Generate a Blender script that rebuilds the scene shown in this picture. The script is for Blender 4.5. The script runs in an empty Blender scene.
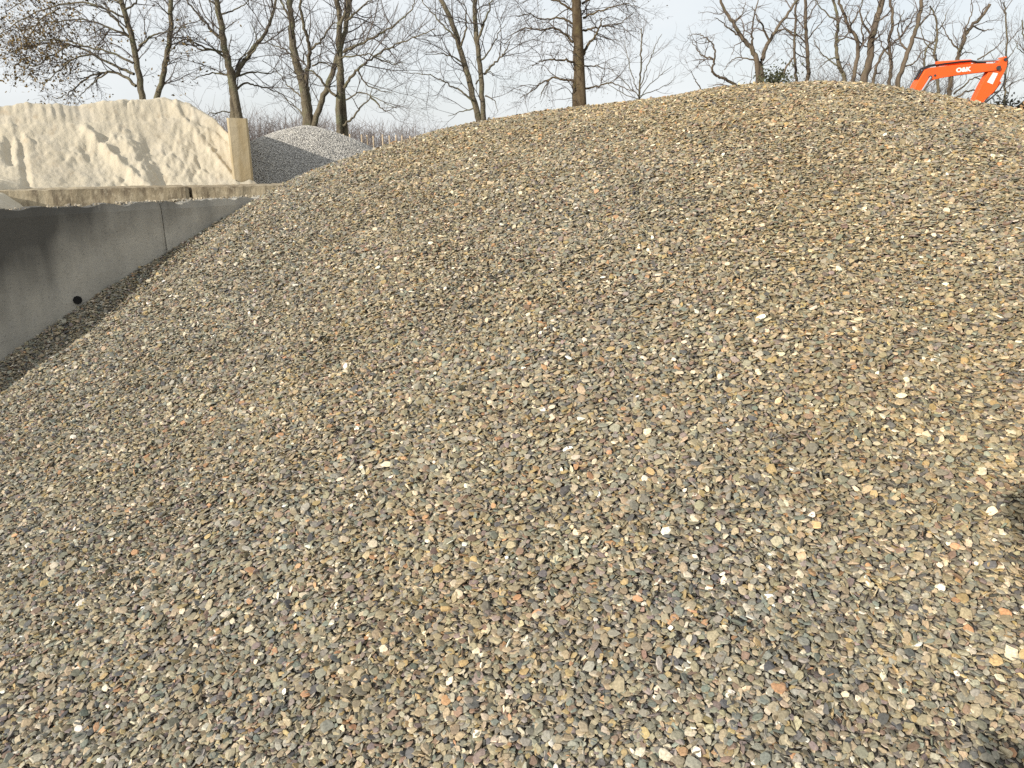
import bpy, bmesh, math, random
import numpy as np
from mathutils import Vector, Matrix

random.seed(7)
rng = np.random.default_rng(7)
S = bpy.context.scene
COL = S.collection
R = math.radians

# ------------------------------------------------------------------ camera geometry
F = 750.0; CZ = 1.65
PITCH = math.atan(234 / F); cp, sp = math.cos(PITCH), math.sin(PITCH)
SUN_AZ = R(45.5)            # sun stands behind the camera, this far round to the left
SUN_EL = R(20)
SUN_DIR = np.array([-math.sin(SUN_AZ) * math.cos(SUN_EL), -math.cos(SUN_AZ) * math.cos(SUN_EL), math.sin(SUN_EL)])
GZ = -0.30                # ground level


def ray(px, py):
    u = (np.asarray(px, float) - 512) / F; v = (384 - np.asarray(py, float)) / F
    return np.stack([u + 0 * v, cp + v * sp, -sp + v * cp], -1)


def at(px, py, Y):
    r = ray(px, py); return np.array([r[0] / r[1] * Y, Y, CZ + r[2] / r[1] * Y])


def atz(px, py, z):
    r = ray(px, py); t = (z - CZ) / r[2]; return np.array([r[0] * t, r[1] * t, z])


# ------------------------------------------------------------------ noise
_perm = np.random.default_rng(3).permutation(512)


def _grad(ix, iy, dx, dy, seed):
    h = _perm[(_perm[(ix + seed * 37) % 512] + iy) % 512] * (2 * math.pi / 512)
    return np.cos(h) * dx + np.sin(h) * dy


def perlin(x, y, seed=0):
    x = np.asarray(x, float); y = np.asarray(y, float)
    ix = np.floor(x).astype(int); iy = np.floor(y).astype(int)
    fx = x - ix; fy = y - iy
    u = fx * fx * fx * (fx * (fx * 6 - 15) + 10); v = fy * fy * fy * (fy * (fy * 6 - 15) + 10)
    a = _grad(ix, iy, fx, fy, seed); b = _grad(ix + 1, iy, fx - 1, fy, seed)
    c = _grad(ix, iy + 1, fx, fy - 1, seed); d = _grad(ix + 1, iy + 1, fx - 1, fy - 1, seed)
    return (a + (b - a) * u) * (1 - v) + (c + (d - c) * u) * v


def fbm(x, y, o=4, seed=0, g=.5):
    s = 0; a = 1.0
    for k in range(o):
        s = s + a * perlin(x * 2 ** k + 13.7 * k, y * 2 ** k - 7.1 * k, seed + k); a *= g
    return s


# ------------------------------------------------------------------ object helpers
def link(o, parent=None):
    COL.objects.link(o)
    if parent is not None: o.parent = parent
    return o


def tag(o, label=None, cat=None, group=None, kind=None):
    if label: o['label'] = label
    if cat: o['category'] = cat
    if group: o['group'] = group
    if kind: o['kind'] = kind
    return o


def empty(name, loc):
    o = bpy.data.objects.new(name, None); o.location = loc; o.empty_display_size = .2
    return link(o)


def mesh_np(name, V, loops, starts, mat, parent=None, smooth=False, color=None, origin=None):
    V = np.ascontiguousarray(V, np.float32)
    if origin is not None: V = V - np.asarray(origin, np.float32)
    me = bpy.data.meshes.new(name)
    me.vertices.add(len(V)); me.vertices.foreach_set('co', V.ravel())
    me.loops.add(len(loops)); me.loops.foreach_set('vertex_index', np.ascontiguousarray(loops, np.int32))
    me.polygons.add(len(starts)); me.polygons.foreach_set('loop_start', np.ascontiguousarray(starts, np.int32))
    me.update(calc_edges=True)
    me.polygons.foreach_set('use_smooth', np.full(len(starts), smooth, bool))
    if color is not None:
        at_ = me.color_attributes.new('Col', 'FLOAT_COLOR', 'POINT')
        at_.data.foreach_set('color', np.ascontiguousarray(color, np.float32).ravel())
    me.materials.append(mat)
    o = bpy.data.objects.new(name, me)
    if origin is not None: o.location = tuple(float(c) for c in origin)
    return link(o, parent)


def grid_mesh(name, X, Y, Z, mat, smooth=True, parent=None, mask=None, origin=None):
    n, m = X.shape
    V = np.stack([X, Y, Z], -1).reshape(-1, 3)
    i = np.arange(n - 1)[:, None] * m + np.arange(m - 1)[None, :]
    q = np.stack([i, i + 1, i + m + 1, i + m], -1)
    if mask is not None: q = q[mask[:-1, :-1]]
    q = q.reshape(-1, 4)
    # make sure normals point up
    a, b, c = V[q[0, 0]], V[q[0, 1]], V[q[0, 2]]
    if np.cross(b - a, c - a)[2] < 0: q = q[:, ::-1]
    return mesh_np(name, V, q.ravel(), np.arange(len(q)) * 4, mat, parent, smooth, origin=origin)


def bm_obj(name, bm, mat, parent=None, loc=(0, 0, 0), smooth=False, bevel=0):
    me = bpy.data.meshes.new(name)
    bmesh.ops.recalc_face_normals(bm, faces=bm.faces)
    bm.to_mesh(me); bm.free()
    for p in me.polygons: p.use_smooth = smooth
    me.materials.append(mat)
    o = bpy.data.objects.new(name, me); o.location = loc
    link(o, parent)
    if bevel:
        m = o.modifiers.new('bevel', 'BEVEL'); m.width = bevel; m.segments = 2; m.limit_method = 'ANGLE'
    return o


def prism(bm, pts, axis, t0, t1):
    """closed prism over a 2D outline pts (a,b) in the XZ plane, between y=t0 and y=t1"""
    A = [bm.verts.new((p[0], t0, p[1])) for p in pts]; B = [bm.verts.new((p[0], t1, p[1])) for p in pts]
    bm.faces.new(A); bm.faces.new(B[::-1])
    for i in range(len(pts)):
        j = (i + 1) % len(pts); bm.faces.new((A[i], B[i], B[j], A[j]))


def box(bm, lo, hi, mat=None):
    x0, y0, z0 = lo; x1, y1, z1 = hi
    v = [bm.verts.new(p) for p in ((x0, y0, z0), (x1, y0, z0), (x1, y1, z0), (x0, y1, z0), (x0, y0, z1), (x1, y0, z1), (x1, y1, z1), (x0, y1, z1))]
    if mat is not None:
        for q in v: q.co = mat @ q.co
    for f in ((0, 3, 2, 1), (4, 5, 6, 7), (0, 1, 5, 4), (1, 2, 6, 5), (2, 3, 7, 6), (3, 0, 4, 7)): bm.faces.new([v[i] for i in f])


def rod(bm, a, b, r, k=10, r2=None):
    a = Vector(a); b = Vector(b); d = (b - a)
    M = Matrix.Translation((a + b) / 2) @ d.to_track_quat('Z', 'Y').to_matrix().to_4x4()
    bmesh.ops.create_cone(bm, cap_ends=True, segments=k, radius1=r, radius2=r if r2 is None else r2, depth=d.length, matrix=M)


# tubes: list of (pts (n,3), radii (n,)) -> one mesh
def tubes(name, polys, mat, k=3, parent=None, smooth=True, origin=None):
    byn = {}
    for p, r in polys: byn.setdefault(len(p), []).append((p, r))
    Vs, Ls, off = [], [], 0
    for n, lst in byn.items():
        P = np.array([a for a, _ in lst], float); Q = np.array([b for _, b in lst], float)
        T = np.gradient(P, axis=1); T /= np.linalg.norm(T, axis=2, keepdims=True) + 1e-9
        ax = np.abs(T).max(1).argmin(1)                     # per tube: the axis it never runs along
        ref = np.eye(3)[ax][:, None, :] * np.ones_like(T)
        N = np.cross(T, ref); N /= np.linalg.norm(N, axis=2, keepdims=True) + 1e-9
        B = np.cross(T, N)
        a = np.arange(k) * 2 * math.pi / k
        V = P[:, :, None, :] + Q[:, :, None, None] * (np.cos(a)[None, None, :, None] * N[:, :, None, :] + np.sin(a)[None, None, :, None] * B[:, :, None, :])
        Vs.append(V.reshape(-1, 3))
        m = len(lst)
        base = (np.arange(m) * n * k)[:, None, None] + (np.arange(n - 1) * k)[None, :, None]
        j = np.arange(k)[None, None, :]; j2 = (j + 1) % k
        q = np.stack([base + j, base + j2, base + k + j2, base + k + j], -1).reshape(-1, 4) + off
        Ls.append(q); off += m * n * k
    V = np.concatenate(Vs); q = np.concatenate(Ls)
    return mesh_np(name, V, q.ravel(), np.arange(len(q)) * 4, mat, parent, smooth, origin=origin)


# ------------------------------------------------------------------ materials
def new_mat(name):
    m = bpy.data.materials.new(name); m.use_nodes = True
    nt = m.node_tree; b = nt.nodes['Principled BSDF']
    return m, nt, b


def plain(name, col, rough=.7, metal=0, var=.12, scale=20, bump=0, spec=.3):
    m, nt, b = new_mat(name)
    tc = nt.nodes.new('ShaderNodeTexCoord')
    n = nt.nodes.new('ShaderNodeTexNoise'); n.inputs['Scale'].default_value = scale; n.inputs['Detail'].default_value = 6
    nt.links.new(tc.outputs['Object'], n.inputs['Vector'])
    r = nt.nodes.new('ShaderNodeValToRGB')
    r.color_ramp.elements[0].position = .3; r.color_ramp.elements[1].position = .7
    r.color_ramp.elements[0].color = (*[c * (1 - var) for c in col], 1); r.color_ramp.elements[1].color = (*[min(1, c * (1 + var)) for c in col], 1)
    nt.links.new(n.outputs['Fac'], r.inputs['Fac']); nt.links.new(r.outputs['Color'], b.inputs['Base Color'])
    b.inputs['Roughness'].default_value = rough; b.inputs['Metallic'].default_value = metal
    b.inputs['Specular IOR Level'].default_value = spec
    if bump:
        bp = nt.nodes.new('ShaderNodeBump'); bp.inputs['Strength'].default_value = bump; bp.inputs['Distance'].default_value = .02
        nt.links.new(n.outputs['Fac'], bp.inputs['Height']); nt.links.new(bp.outputs['Normal'], b.inputs['Normal'])
    return m


def layered(name, base, layers, rough=.85, bumps=(), spec=.25):
    """layers: (noise scale(xyz or number), colour, lo, hi, detail, amount)"""
    m, nt, b = new_mat(name)
    tc = nt.nodes.new('ShaderNodeTexCoord')
    cur = None
    for sc, col, lo, hi, det, amt in layers:
        mp = nt.nodes.new('ShaderNodeMapping')
        mp.inputs['Scale'].default_value = sc if isinstance(sc, tuple) else (sc, sc, sc)
        nt.links.new(tc.outputs['Object'], mp.inputs['Vector'])
        n = nt.nodes.new('ShaderNodeTexNoise'); n.inputs['Scale'].default_value = 1; n.inputs['Detail'].default_value = det
        nt.links.new(mp.outputs['Vector'], n.inputs['Vector'])
        mr = nt.nodes.new('ShaderNodeMapRange'); mr.inputs['From Min'].default_value = lo; mr.inputs['From Max'].default_value = hi
        mr.inputs['To Max'].default_value = amt
        nt.links.new(n.outputs['Fac'], mr.inputs['Value'])
        mx = nt.nodes.new('ShaderNodeMix'); mx.data_type = 'RGBA'
        nt.links.new(mr.outputs['Result'], mx.inputs['Factor'])
        if cur is None: mx.inputs['A'].default_value = (*base, 1)
        else: nt.links.new(cur, mx.inputs['A'])
        mx.inputs['B'].default_value = (*col, 1)
        cur = mx.outputs['Result']
    nt.links.new(cur, b.inputs['Base Color'])
    b.inputs['Roughness'].default_value = rough; b.inputs['Specular IOR Level'].default_value = spec
    prev = None
    for sc, dist, st in bumps:
        n = nt.nodes.new('ShaderNodeTexNoise'); n.inputs['Scale'].default_value = sc; n.inputs['Detail'].default_value = 5
        nt.links.new(tc.outputs['Object'], n.inputs['Vector'])
        bp = nt.nodes.new('ShaderNodeBump'); bp.inputs['Strength'].default_value = st; bp.inputs['Distance'].default_value = dist
        nt.links.new(n.outputs['Fac'], bp.inputs['Height'])
        if prev: nt.links.new(prev, bp.inputs['Normal'])
        prev = bp.outputs['Normal']
    if prev: nt.links.new(prev, b.inputs['Normal'])
    return m


def attr_mat(name, rough=.6, spec=.35, noise=0.25, scale=160):
    m, nt, b = new_mat(name)
    a = nt.nodes.new('ShaderNodeAttribute'); a.attribute_name = 'Col'
    tc = nt.nodes.new('ShaderNodeTexCoord')
    n = nt.nodes.new('ShaderNodeTexNoise'); n.inputs['Scale'].default_value = scale; n.inputs['Detail'].default_value = 4
    nt.links.new(tc.outputs['Object'], n.inputs['Vector'])
    mr = nt.nodes.new('ShaderNodeMapRange'); mr.inputs['From Min'].default_value = .3; mr.inputs['From Max'].default_value = .7
    mr.inputs['To Min'].default_value = 1 - noise; mr.inputs['To Max'].default_value = 1 + noise
    nt.links.new(n.outputs['Fac'], mr.inputs['Value'])
    mx = nt.nodes.new('ShaderNodeVectorMath'); mx.operation = 'SCALE'
    nt.links.new(a.outputs['Color'], mx.inputs[0]); nt.links.new(mr.outputs['Result'], mx.inputs['Scale'])
    nt.links.new(mx.outputs['Vector'], b.inputs['Base Color'])
    b.inputs['Roughness'].default_value = rough; b.inputs['Specular IOR Level'].default_value = spec
    return m


M_pebble = attr_mat('pebble_stone', .62, .3)
M_core = plain('gravel_bed', (.16, .142, .118), .9, var=.5, scale=90, bump=.6)
M_chip = attr_mat('grey_chippings', .8, .2)
M_greycore = plain('grey_gravel_bed', (.33, .32, .30), .9, var=.4, scale=60, bump=.6)
M_sand = layered('pale_sand', (.505, .45, .345), [
    (1.1, (.42, .37, .28), .50, .66, 5, .8), (4.0, (.52, .47, .38), .5, .7, 6, .8),
    ((9, 9, 3), (.39, .315, .22), .58, .72, 6, .6), (30, (.50, .45, .36), .45, .65, 4, .5), (55, (.33, .29, .22), .6, .75, 3, .5)],
    .95, [(9, .05, .35), (30, .015, .35), (90, .006, .4)], .1)
M_wall = layered('grey_precast_concrete', (.44, .415, .355), [
    (.9, (.25, .24, .21), .46, .62, 6, .7), ((5, 5, 1.0), (.28, .268, .235), .50, .68, 6, .6),
    (20, (.36, .345, .31), .52, .7, 5, .5), ((60, 60, 60), (.2, .19, .17), .58, .7, 3, .5)], .9, [(9, .01, .35), (70, .004, .5)])
M_block = layered('weathered_concrete', (.42, .355, .245), [
    (2.0, (.22, .175, .115), .44, .60, 6, .85), ((14, 14, 3), (.13, .10, .07), .50, .66, 6, .8),
    (22, (.50, .43, .31), .52, .68, 5, .6), (7, (.2, .165, .115), .58, .7, 6, .7)], .92, [(12, .015, .5), (60, .006, .5)])
M_divider = layered('sand_dusted_concrete', (.47, .38, .235), [
    ((16, 16, .8), (.36, .28, .16), .48, .64, 5, .7), ((7, 7, 1.5), (.56, .48, .34), .5, .68, 5, .7)], .9, [(20, .01, .4)])
M_bark = layered('grey_olive_bark', (.150, .128, .088), [
    ((7, 7, 2.0), (.080, .066, .048), .45, .62, 5, .9), (3, (.150, .150, .092), .50, .64, 4, .75), ((25, 25, 5), (.22, .20, .155), .55, .7, 4, .6)], .95, [(18, .05, .8)], .1)
M_twig = plain('grey_brown_twig', (.115, .098, .088), .9, var=.3, scale=1.2, spec=.1)
M_twig_pale = plain('pale_grey_twig', (.15, .123, .108), .9, var=.3, scale=1.2, spec=.1)
M_barkpale = layered('pale_bark', (.15, .118, .085), [((6, 6, 2), (.075, .06, .045), .45, .62, 5, .9), (3, (.12, .112, .06), .55, .68, 4, .6)], .95, [(18, .03, .5)], .1)  # own bark colour of the gnarled trees and the broken stem
M_leafbrown = plain('withered_brown_leaf', (.17, .12, .05), .8, var=.5, scale=3, spec=.2)
M_leafdark = plain('dark_dry_leaf', (.10, .075, .05), .8, var=.4, scale=3, spec=.2)
M_ivy = plain('ivy_leaf', (.06, .065, .03), .6, var=.5, scale=3, spec=.3)
M_orange = layered('orange_paint', (.86, .115, .014), [(5, (.62, .10, .02), .52, .7, 6, .6), (22, (.30, .12, .06), .60, .74, 5, .6)], .42, (), .5)
M_steel = plain('bare_steel', (.55, .55, .56), .25, .9, .1)
M_black = plain('black_rubber', (.02, .02, .022), .55, var=.3)
M_dark = plain('dark_grey_paint', (.05, .05, .055), .5, var=.2)
M_white = plain('white_marking', (.8, .8, .78), .5, var=.03)
M_glass = plain('dark_cab_glass', (.03, .035, .04), .08, var=.1, spec=.8)
M_post = plain('pale_fence_timber', (.50, .40, .28), .85, var=.3, scale=9)
M_wire = plain('fence_wire', (.2, .2, .2), .5, .6)
M_soil = layered('tan_soil', (.33, .20, .10), [(5, (.20, .12, .06), .45, .62, 6, .9), (25, (.42, .28, .15), .5, .7, 5, .7)], .95, [(15, .05, .6)], .1)
M_ground = layered('yard_ground', (.14, .115, .08), [(.3, (.09, .085, .045), .42, .6, 6, .9), (2, (.19, .16, .12), .5, .7, 6, .6)], .95, [(6, .04, .5)], .1)
M_wood = plain('far_woodland_brush', (.20, .175, .165), .95, var=.35, scale=.3, spec=.05)  # greyed colour stands in for distance haze; there is no haze volume
M_skin = plain('skin', (.52, .33, .25), .55, var=.06)
M_jacket = plain('dark_jacket_cloth', (.03, .035, .05), .85, var=.2)
M_jeans = plain('blue_denim', (.05, .07, .13), .85, var=.2)
M_hair = plain('brown_hair', (.06, .04, .025), .6, var=.3)
M_hole = plain('painted_hole_dark', (.012, .012, .012), .9, var=.2)  # black painted for the hole's dark inside; the wall is not pierced

def wall_stain(m):
    """dark algae and run-off streaks hanging down from the top edge, heaviest at the left end"""
    nt = m.node_tree; b = nt.nodes['Principled BSDF']; src = b.inputs['Base Color'].links[0].from_socket
    L = nt.links.new; N = nt.nodes.new
    tc = N('ShaderNodeTexCoord'); sx = N('ShaderNodeSeparateXYZ'); L(tc.outputs['Object'], sx.inputs[0])
    mp = N('ShaderNodeMapping'); mp.inputs['Scale'].default_value = (5.5, 5.5, .9); L(tc.outputs['Object'], mp.inputs['Vector'])
    n1 = N('ShaderNodeTexNoise'); n1.inputs['Scale'].default_value = 1; n1.inputs['Detail'].default_value = 7; L(mp.outputs['Vector'], n1.inputs['Vector'])
    n2 = N('ShaderNodeTexNoise'); n2.inputs['Scale'].default_value = 1.1; n2.inputs['Detail'].default_value = 3; L(tc.outputs['Object'], n2.inputs['Vector'])

    def mth(op, a, c):
        k = N('ShaderNodeMath'); k.operation = op
        for i, v in enumerate((a, c)):
            if isinstance(v, (int, float)): k.inputs[i].default_value = v
            else: L(v, k.inputs[i])
        return k.outputs[0]
    h = mth('MULTIPLY', mth('SUBTRACT', sx.outputs['Z'], .86), 1.5)
    lft = mth('MULTIPLY', mth('SUBTRACT', -3.05, sx.outputs['X']), 1.15)
    v = mth('ADD', mth('ADD', h, lft), mth('ADD', mth('MULTIPLY', mth('SUBTRACT', n1.outputs['Fac'], .5), .85), mth('MULTIPLY', mth('SUBTRACT', n2.outputs['Fac'], .5), 1.5)))
    mr = N('ShaderNodeMapRange'); mr.inputs['From Min'].default_value = .05; mr.inputs['From Max'].default_value = .75; mr.inputs['To Max'].default_value = .88; L(v, mr.inputs['Value'])
    mx = N('ShaderNodeMix'); mx.data_type = 'RGBA'; L(mr.outputs['Result'], mx.inputs['Factor']); L(src, mx.inputs['A']); mx.inputs['B'].default_value = (.055, .053, .048, 1)
    L(mx.outputs['Result'], b.inputs['Base Color'])


wall_stain(M_wall)

# ------------------------------------------------------------------ big gravel heap
RX = (0.191, 2.403, 2.666, 3.852); RY = (8.182, 6.753, 8.206, 6.155); RZ = (1.992, 2.125, 2.217, 1.853); HM, HR = .556, 2.094


def heap_raw(x, y):
    s = 0
    for i in range(3):
        ax, ay, bx, by = RX[i], RY[i], RX[i + 1], RY[i + 1]
        dx, dy = bx - ax, by - ay
        t = np.clip(((x - ax) * dx + (y - ay) * dy) / (dx * dx + dy * dy), 0, 1)
        d = np.hypot(x - ax - t * dx, y - ay - t * dy)
        s = s + np.exp((RZ[i] + (RZ[i + 1] - RZ[i]) * t - HM * (np.sqrt(d * d + HR * HR) - HR)) * 10)
    return np.log(s) / 10


SKY_PX = np.array([(230, 216), (262, 196), (280, 184), (300, 175), (330, 164), (370, 151), (400, 142), (450, 128), (500, 118), (570, 106), (640, 99), (700, 93), (740, 88), (780, 82), (840, 81), (880, 84), (930, 93.5), (970, 100.5), (1024, 110.5)], float)
_sr = ray(SKY_PX[:, 0], SKY_PX[:, 1]); SKY_A = _sr[:, 0] / _sr[:, 1]; SKY_E = _sr[:, 2] / _sr[:, 1]
CORR = np.zeros(len(SKY_A)); CORR_Y = np.full(len(SKY_A), 7.)


WZ = 1.25                                               # top of the front wall and of the block row
WP1 = atz(0, 209, WZ); WP2 = atz(262, 195, WZ)
wd = (WP2 - WP1)[:2]; wlen = float(np.linalg.norm(wd)); wd = wd / wlen
wn = np.array([wd[1], -wd[0]])                          # faces the big heap


def wall_side(x, y): return (x - WP1[0]) * wn[0] + (y - WP1[1]) * wn[1]


def heap(x, y):
    z = heap_raw(x, y)
    ys_ = np.maximum(y, .5); a_ = np.clip(x / ys_, -1.2, 1.2)
    z = z + np.interp(a_, SKY_A, CORR) * np.exp(-((y - np.interp(a_, SKY_A, CORR_Y)) / 1.3) ** 2)
    u_ = (x - WP1[0]) * wd[0] + (y - WP1[1]) * wd[1]       # hollow shaped along the wall foot to widen the wall's shadow
    z = z - .15 * np.exp(-((wall_side(x, y) - .40) / .27) ** 2) * np.clip((1.95 - u_) / 1.2, 0, 1)
    z = z + .035 * perlin(x * .9, y * .9, 5) + .018 * fbm(x * 2.6, y * 2.6, 2, 9)
    g = GZ + .41 * np.exp(-((x + .25) ** 2 + (y + .35) ** 2) / .9) + .012 * fbm(x * 1.5, y * 1.5, 2, 4)
    k = 14.0                                            # soft union with the trodden gravel at its foot
    return np.log(np.exp(k * np.clip(z, -2, 9)) + np.exp(k * g)) / k


_t = np.linspace(4.0, 9.5, 140)                          # trim the crest so that the skyline runs as surveyed
for _ in range(5):
    _e = (heap(SKY_A[:, None] * _t, _t[None, :] + 0 * SKY_A[:, None]) + .012 - CZ) / _t
    _i = _e.argmax(1); CORR_Y[:] = _t[_i]; _c = (SKY_E - _e.max(1)) * CORR_Y; _c[:2] = _c[2]; CORR += _c * .8; CORR = np.convolve(np.pad(CORR, 1, 'edge'), [.2, .6, .2], 'valid'); CORR_Y[:] = np.convolve(np.pad(CORR_Y, 2, 'edge'), [.2] * 5, 'valid')

# core surface under the pebbles
gx, gy = np.meshgrid(np.linspace(-4.6, 9.5, 236), np.linspace(-2.0, 14.5, 276), indexing='ij')
gz = heap(gx, gy) - .009
ws = wall_side(gx, gy)
mask = ws > -.12
heap_o = grid_mesh('gravel_heap', gx, gy, gz, M_core, True, mask=mask, origin=(2.6, 7.2, GZ))
tag(heap_o, 'huge heap of flat mixed brown and grey pebbles filling the foreground', 'gravel heap')

PAL = np.array([(.260, .226, .160), (.215, .204, .165), (.235, .220, .192), (.325, .262, .185), (.47, .415, .325),
                (.64, .59, .52), (.100, .098, .100), (.205, .145, .112), (.36, .215, .125), (.205, .165, .158), (.165, .178, .155), (.31, .235, .125)])
PW = np.array([.27, .18, .14, .13, .065, .014, .06, .045, .012, .035, .05, .045]); PW = PW / PW.sum()


def pebbles(pos, nrm, size, K, rings, cols, tilt_s, flat=(.075, .20), lift=(-.005, .011), bed=0.0):
    """returns vertices, loops, starts, colours of many irregular flat stones"""
    n = len(pos)
    a = size; bb = a * rng.uniform(.58, .98, n); th = a * rng.uniform(flat[0], flat[1], n)
    ang = (np.arange(K) / K * 2 * math.pi)[None, :] + rng.uniform(-.28, .28, (n, K)) + rng.uniform(0, 7, (n, 1))
    rad = 1 + rng.normal(0, .125, (n, K)) + .12 * np.cos(ang * 2 + rng.uniform(0, 7, (n, 1))) * rng.uniform(-1, 1, (n, 1))
    px = np.cos(ang) * rad * a[:, None] / 2; py = np.sin(ang) * rad * bb[:, None] / 2
    # local frame: normal tilted away from the surface normal
    lean = np.stack([.38 * fbm(pos[:, 0] * 1.6, pos[:, 1] * 1.6, 2, 55), .06 + .32 * fbm(pos[:, 0] * 1.6, pos[:, 1] * 1.6, 2, 58), np.ones(n)], -1)
    tn = nrm * (1 - bed) + lean * bed + rng.normal(0, 1, (n, 3)) * tilt_s[:, None]
    tn /= np.linalg.norm(tn, axis=1, keepdims=True)
    rv = rng.normal(0, 1, (n, 3)); ux = np.cross(tn, rv); ux /= np.linalg.norm(ux, axis=1, keepdims=True); uy = np.cross(tn, ux)
    c = pos + nrm * rng.uniform(lift[0], lift[1], n)[:, None] * (size / .027)[:, None]
    if rings == 3: spec = [(.5, .70), (rng.uniform(-.1, .2, n), 1.0), (-.5, .74)]
    else: spec = [(.5, .86), (-.5, .92)]
    VV = []
    for h, s in spec:
        hz = (np.asarray(h) * th) * np.ones(n)
        sh = rng.normal(0, .05, (n, 2)) * a[:, None]
        lx = px * s + sh[:, :1]; ly = py * s + sh[:, 1:]
        wob = rng.normal(0, .06, (n, K)) * th[:, None]
        VV.append(c[:, None, :] + lx[..., None] * ux[:, None, :] + ly[..., None] * uy[:, None, :] + (hz[:, None] + wob)[..., None] * tn[:, None, :])
    V = np.stack(VV, 1)                                   # n, rings, K, 3
    per = rings * K
    j = np.arange(K); j2 = (j + 1) % K
    fl = []
    top = [list(j)]
    quads = []
    for r_ in range(rings - 1):
        for q in range(K): quads.append([r_ * K + q, (r_ + 1) * K + q, (r_ + 1) * K + j2[q], r_ * K + j2[q]])
    bot = [list((rings - 1) * K + j[::-1])]
    faces = top + quads + (bot if rings == 3 else [])
    pat = np.concatenate([np.array(f) for f in faces]); lens = np.array([len(f) for f in faces])
    st = np.concatenate([[0], np.cumsum(lens)[:-1]])
    loops = (pat[None, :] + (np.arange(n) * per)[:, None]).ravel()
    starts = (st[None, :] + (np.arange(n) * len(pat))[:, None]).ravel()
    C = np.concatenate([cols, np.ones((n, 1))], 1)
    C = np.repeat(C, per, 0)
    return V.reshape(-1, 3), loops, starts, C


def surf(fn, x, y, e=.02):
    z = fn(x, y)
    n = np.stack([-(fn(x + e, y) - fn(x - e, y)) / (2 * e), -(fn(x, y + e) - fn(x, y - e)) / (2 * e), np.ones_like(z)], -1)
    return np.stack([x, y, z], -1), n / np.linalg.norm(n, axis=1, keepdims=True)


DENS = 8800
cell = 1 / math.sqrt(DENS)
xs = np.arange(-4.2, 8.8, cell); ys = np.arange(1.0, 9.6, cell)
X, Y = np.meshgrid(xs, ys); X = X.ravel(); Y = Y.ravel()
X = X + rng.uniform(-.75, .75, X.size) * cell; Y = Y + rng.uniform(-.75, .75, Y.size) * cell
inner = np.abs(X) < .72 * Y + .35                        # beyond the edges of the view the stones lie a little coarser
keep = (wall_side(X, Y) > .008) & (np.abs(X) < .80 * Y + 2.3) & (inner | (rng.random(X.size) < .5))
X, Y, inner = X[keep], Y[keep], inner[keep]
pos, nrm = surf(heap, X, Y)
cam = np.array([0, 0, CZ])
vd = pos - cam; rngd = np.linalg.norm(vd, axis=1)
facing = -(nrm * vd).sum(1) / rngd
keep = facing > -.22
pos, nrm, rngd, inner = pos[keep], nrm[keep], rngd[keep], inner[keep]
n = len(pos)
size = np.clip(rng.lognormal(math.log(.0217), .28, n), .010, .044) * np.where(inner, 1, 1.4)
tilt = np.where(rng.random(n) < .25, .85, .30) * rng.uniform(.6, 1.3, n)
ci = rng.choice(len(PAL), n, p=PW)
cols = PAL[ci] * np.exp(rng.normal(0, .17, (n, 1))) * (1 + rng.normal(0, .022, (n, 3)))
warm = np.clip(.5 + .9 * fbm(pos[:, 0] * .5, pos[:, 1] * .5, 3, 21) + .20 * (pos[:, 0] - .9) + .08 * (pos[:, 1] - 4), 0, 1)[:, None]
patch = (1 + .15 * fbm(pos[:, 0] * 2.2, pos[:, 1] * 2.2, 3, 31))[:, None]
cols = cols * patch * (np.array([.98, .97, .97]) * (1 - warm) + np.array([1.16, 1.06, .90]) * warm)
cols = np.clip(cols * np.array([1.13, 1.135, 1.08]), .02, .85)
near = (rngd < 3.5) & inner
parts = []
for sel, K, rg, bd_ in ((near, 8, 3, .55), (~near, 6, 2, .70)):
    parts.append(pebbles(pos[sel], nrm[sel], size[sel], K, rg, cols[sel], tilt[sel], bed=bd_))
ov = len(parts[0][0]); ol = len(parts[0][1])
V = np.concatenate([parts[0][0], parts[1][0]]); L = np.concatenate([parts[0][1], parts[1][1] + ov])
St = np.concatenate([parts[0][2], parts[1][2] + ol]); C = np.concatenate([parts[0][3], parts[1][3]])
g = mesh_np('gravel', V - np.array([2.6, 7.2, GZ]), L, St, M_pebble, heap_o, False, C)
tag(g, kind='stuff')
print('pebbles', n, 'near', int(near.sum()))
del V, L, St, C, parts

# ------------------------------------------------------------------ retaining wall in front (two precast panels)
wyaw = math.atan2(wd[1], wd[0])


def wall_frame(u, v, z):      # u along the wall, v out of its face towards the heap
    return (WP1[0] + wd[0] * u + wn[0] * v, WP1[1] + wd[1] * u + wn[1] * v, z)


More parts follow.
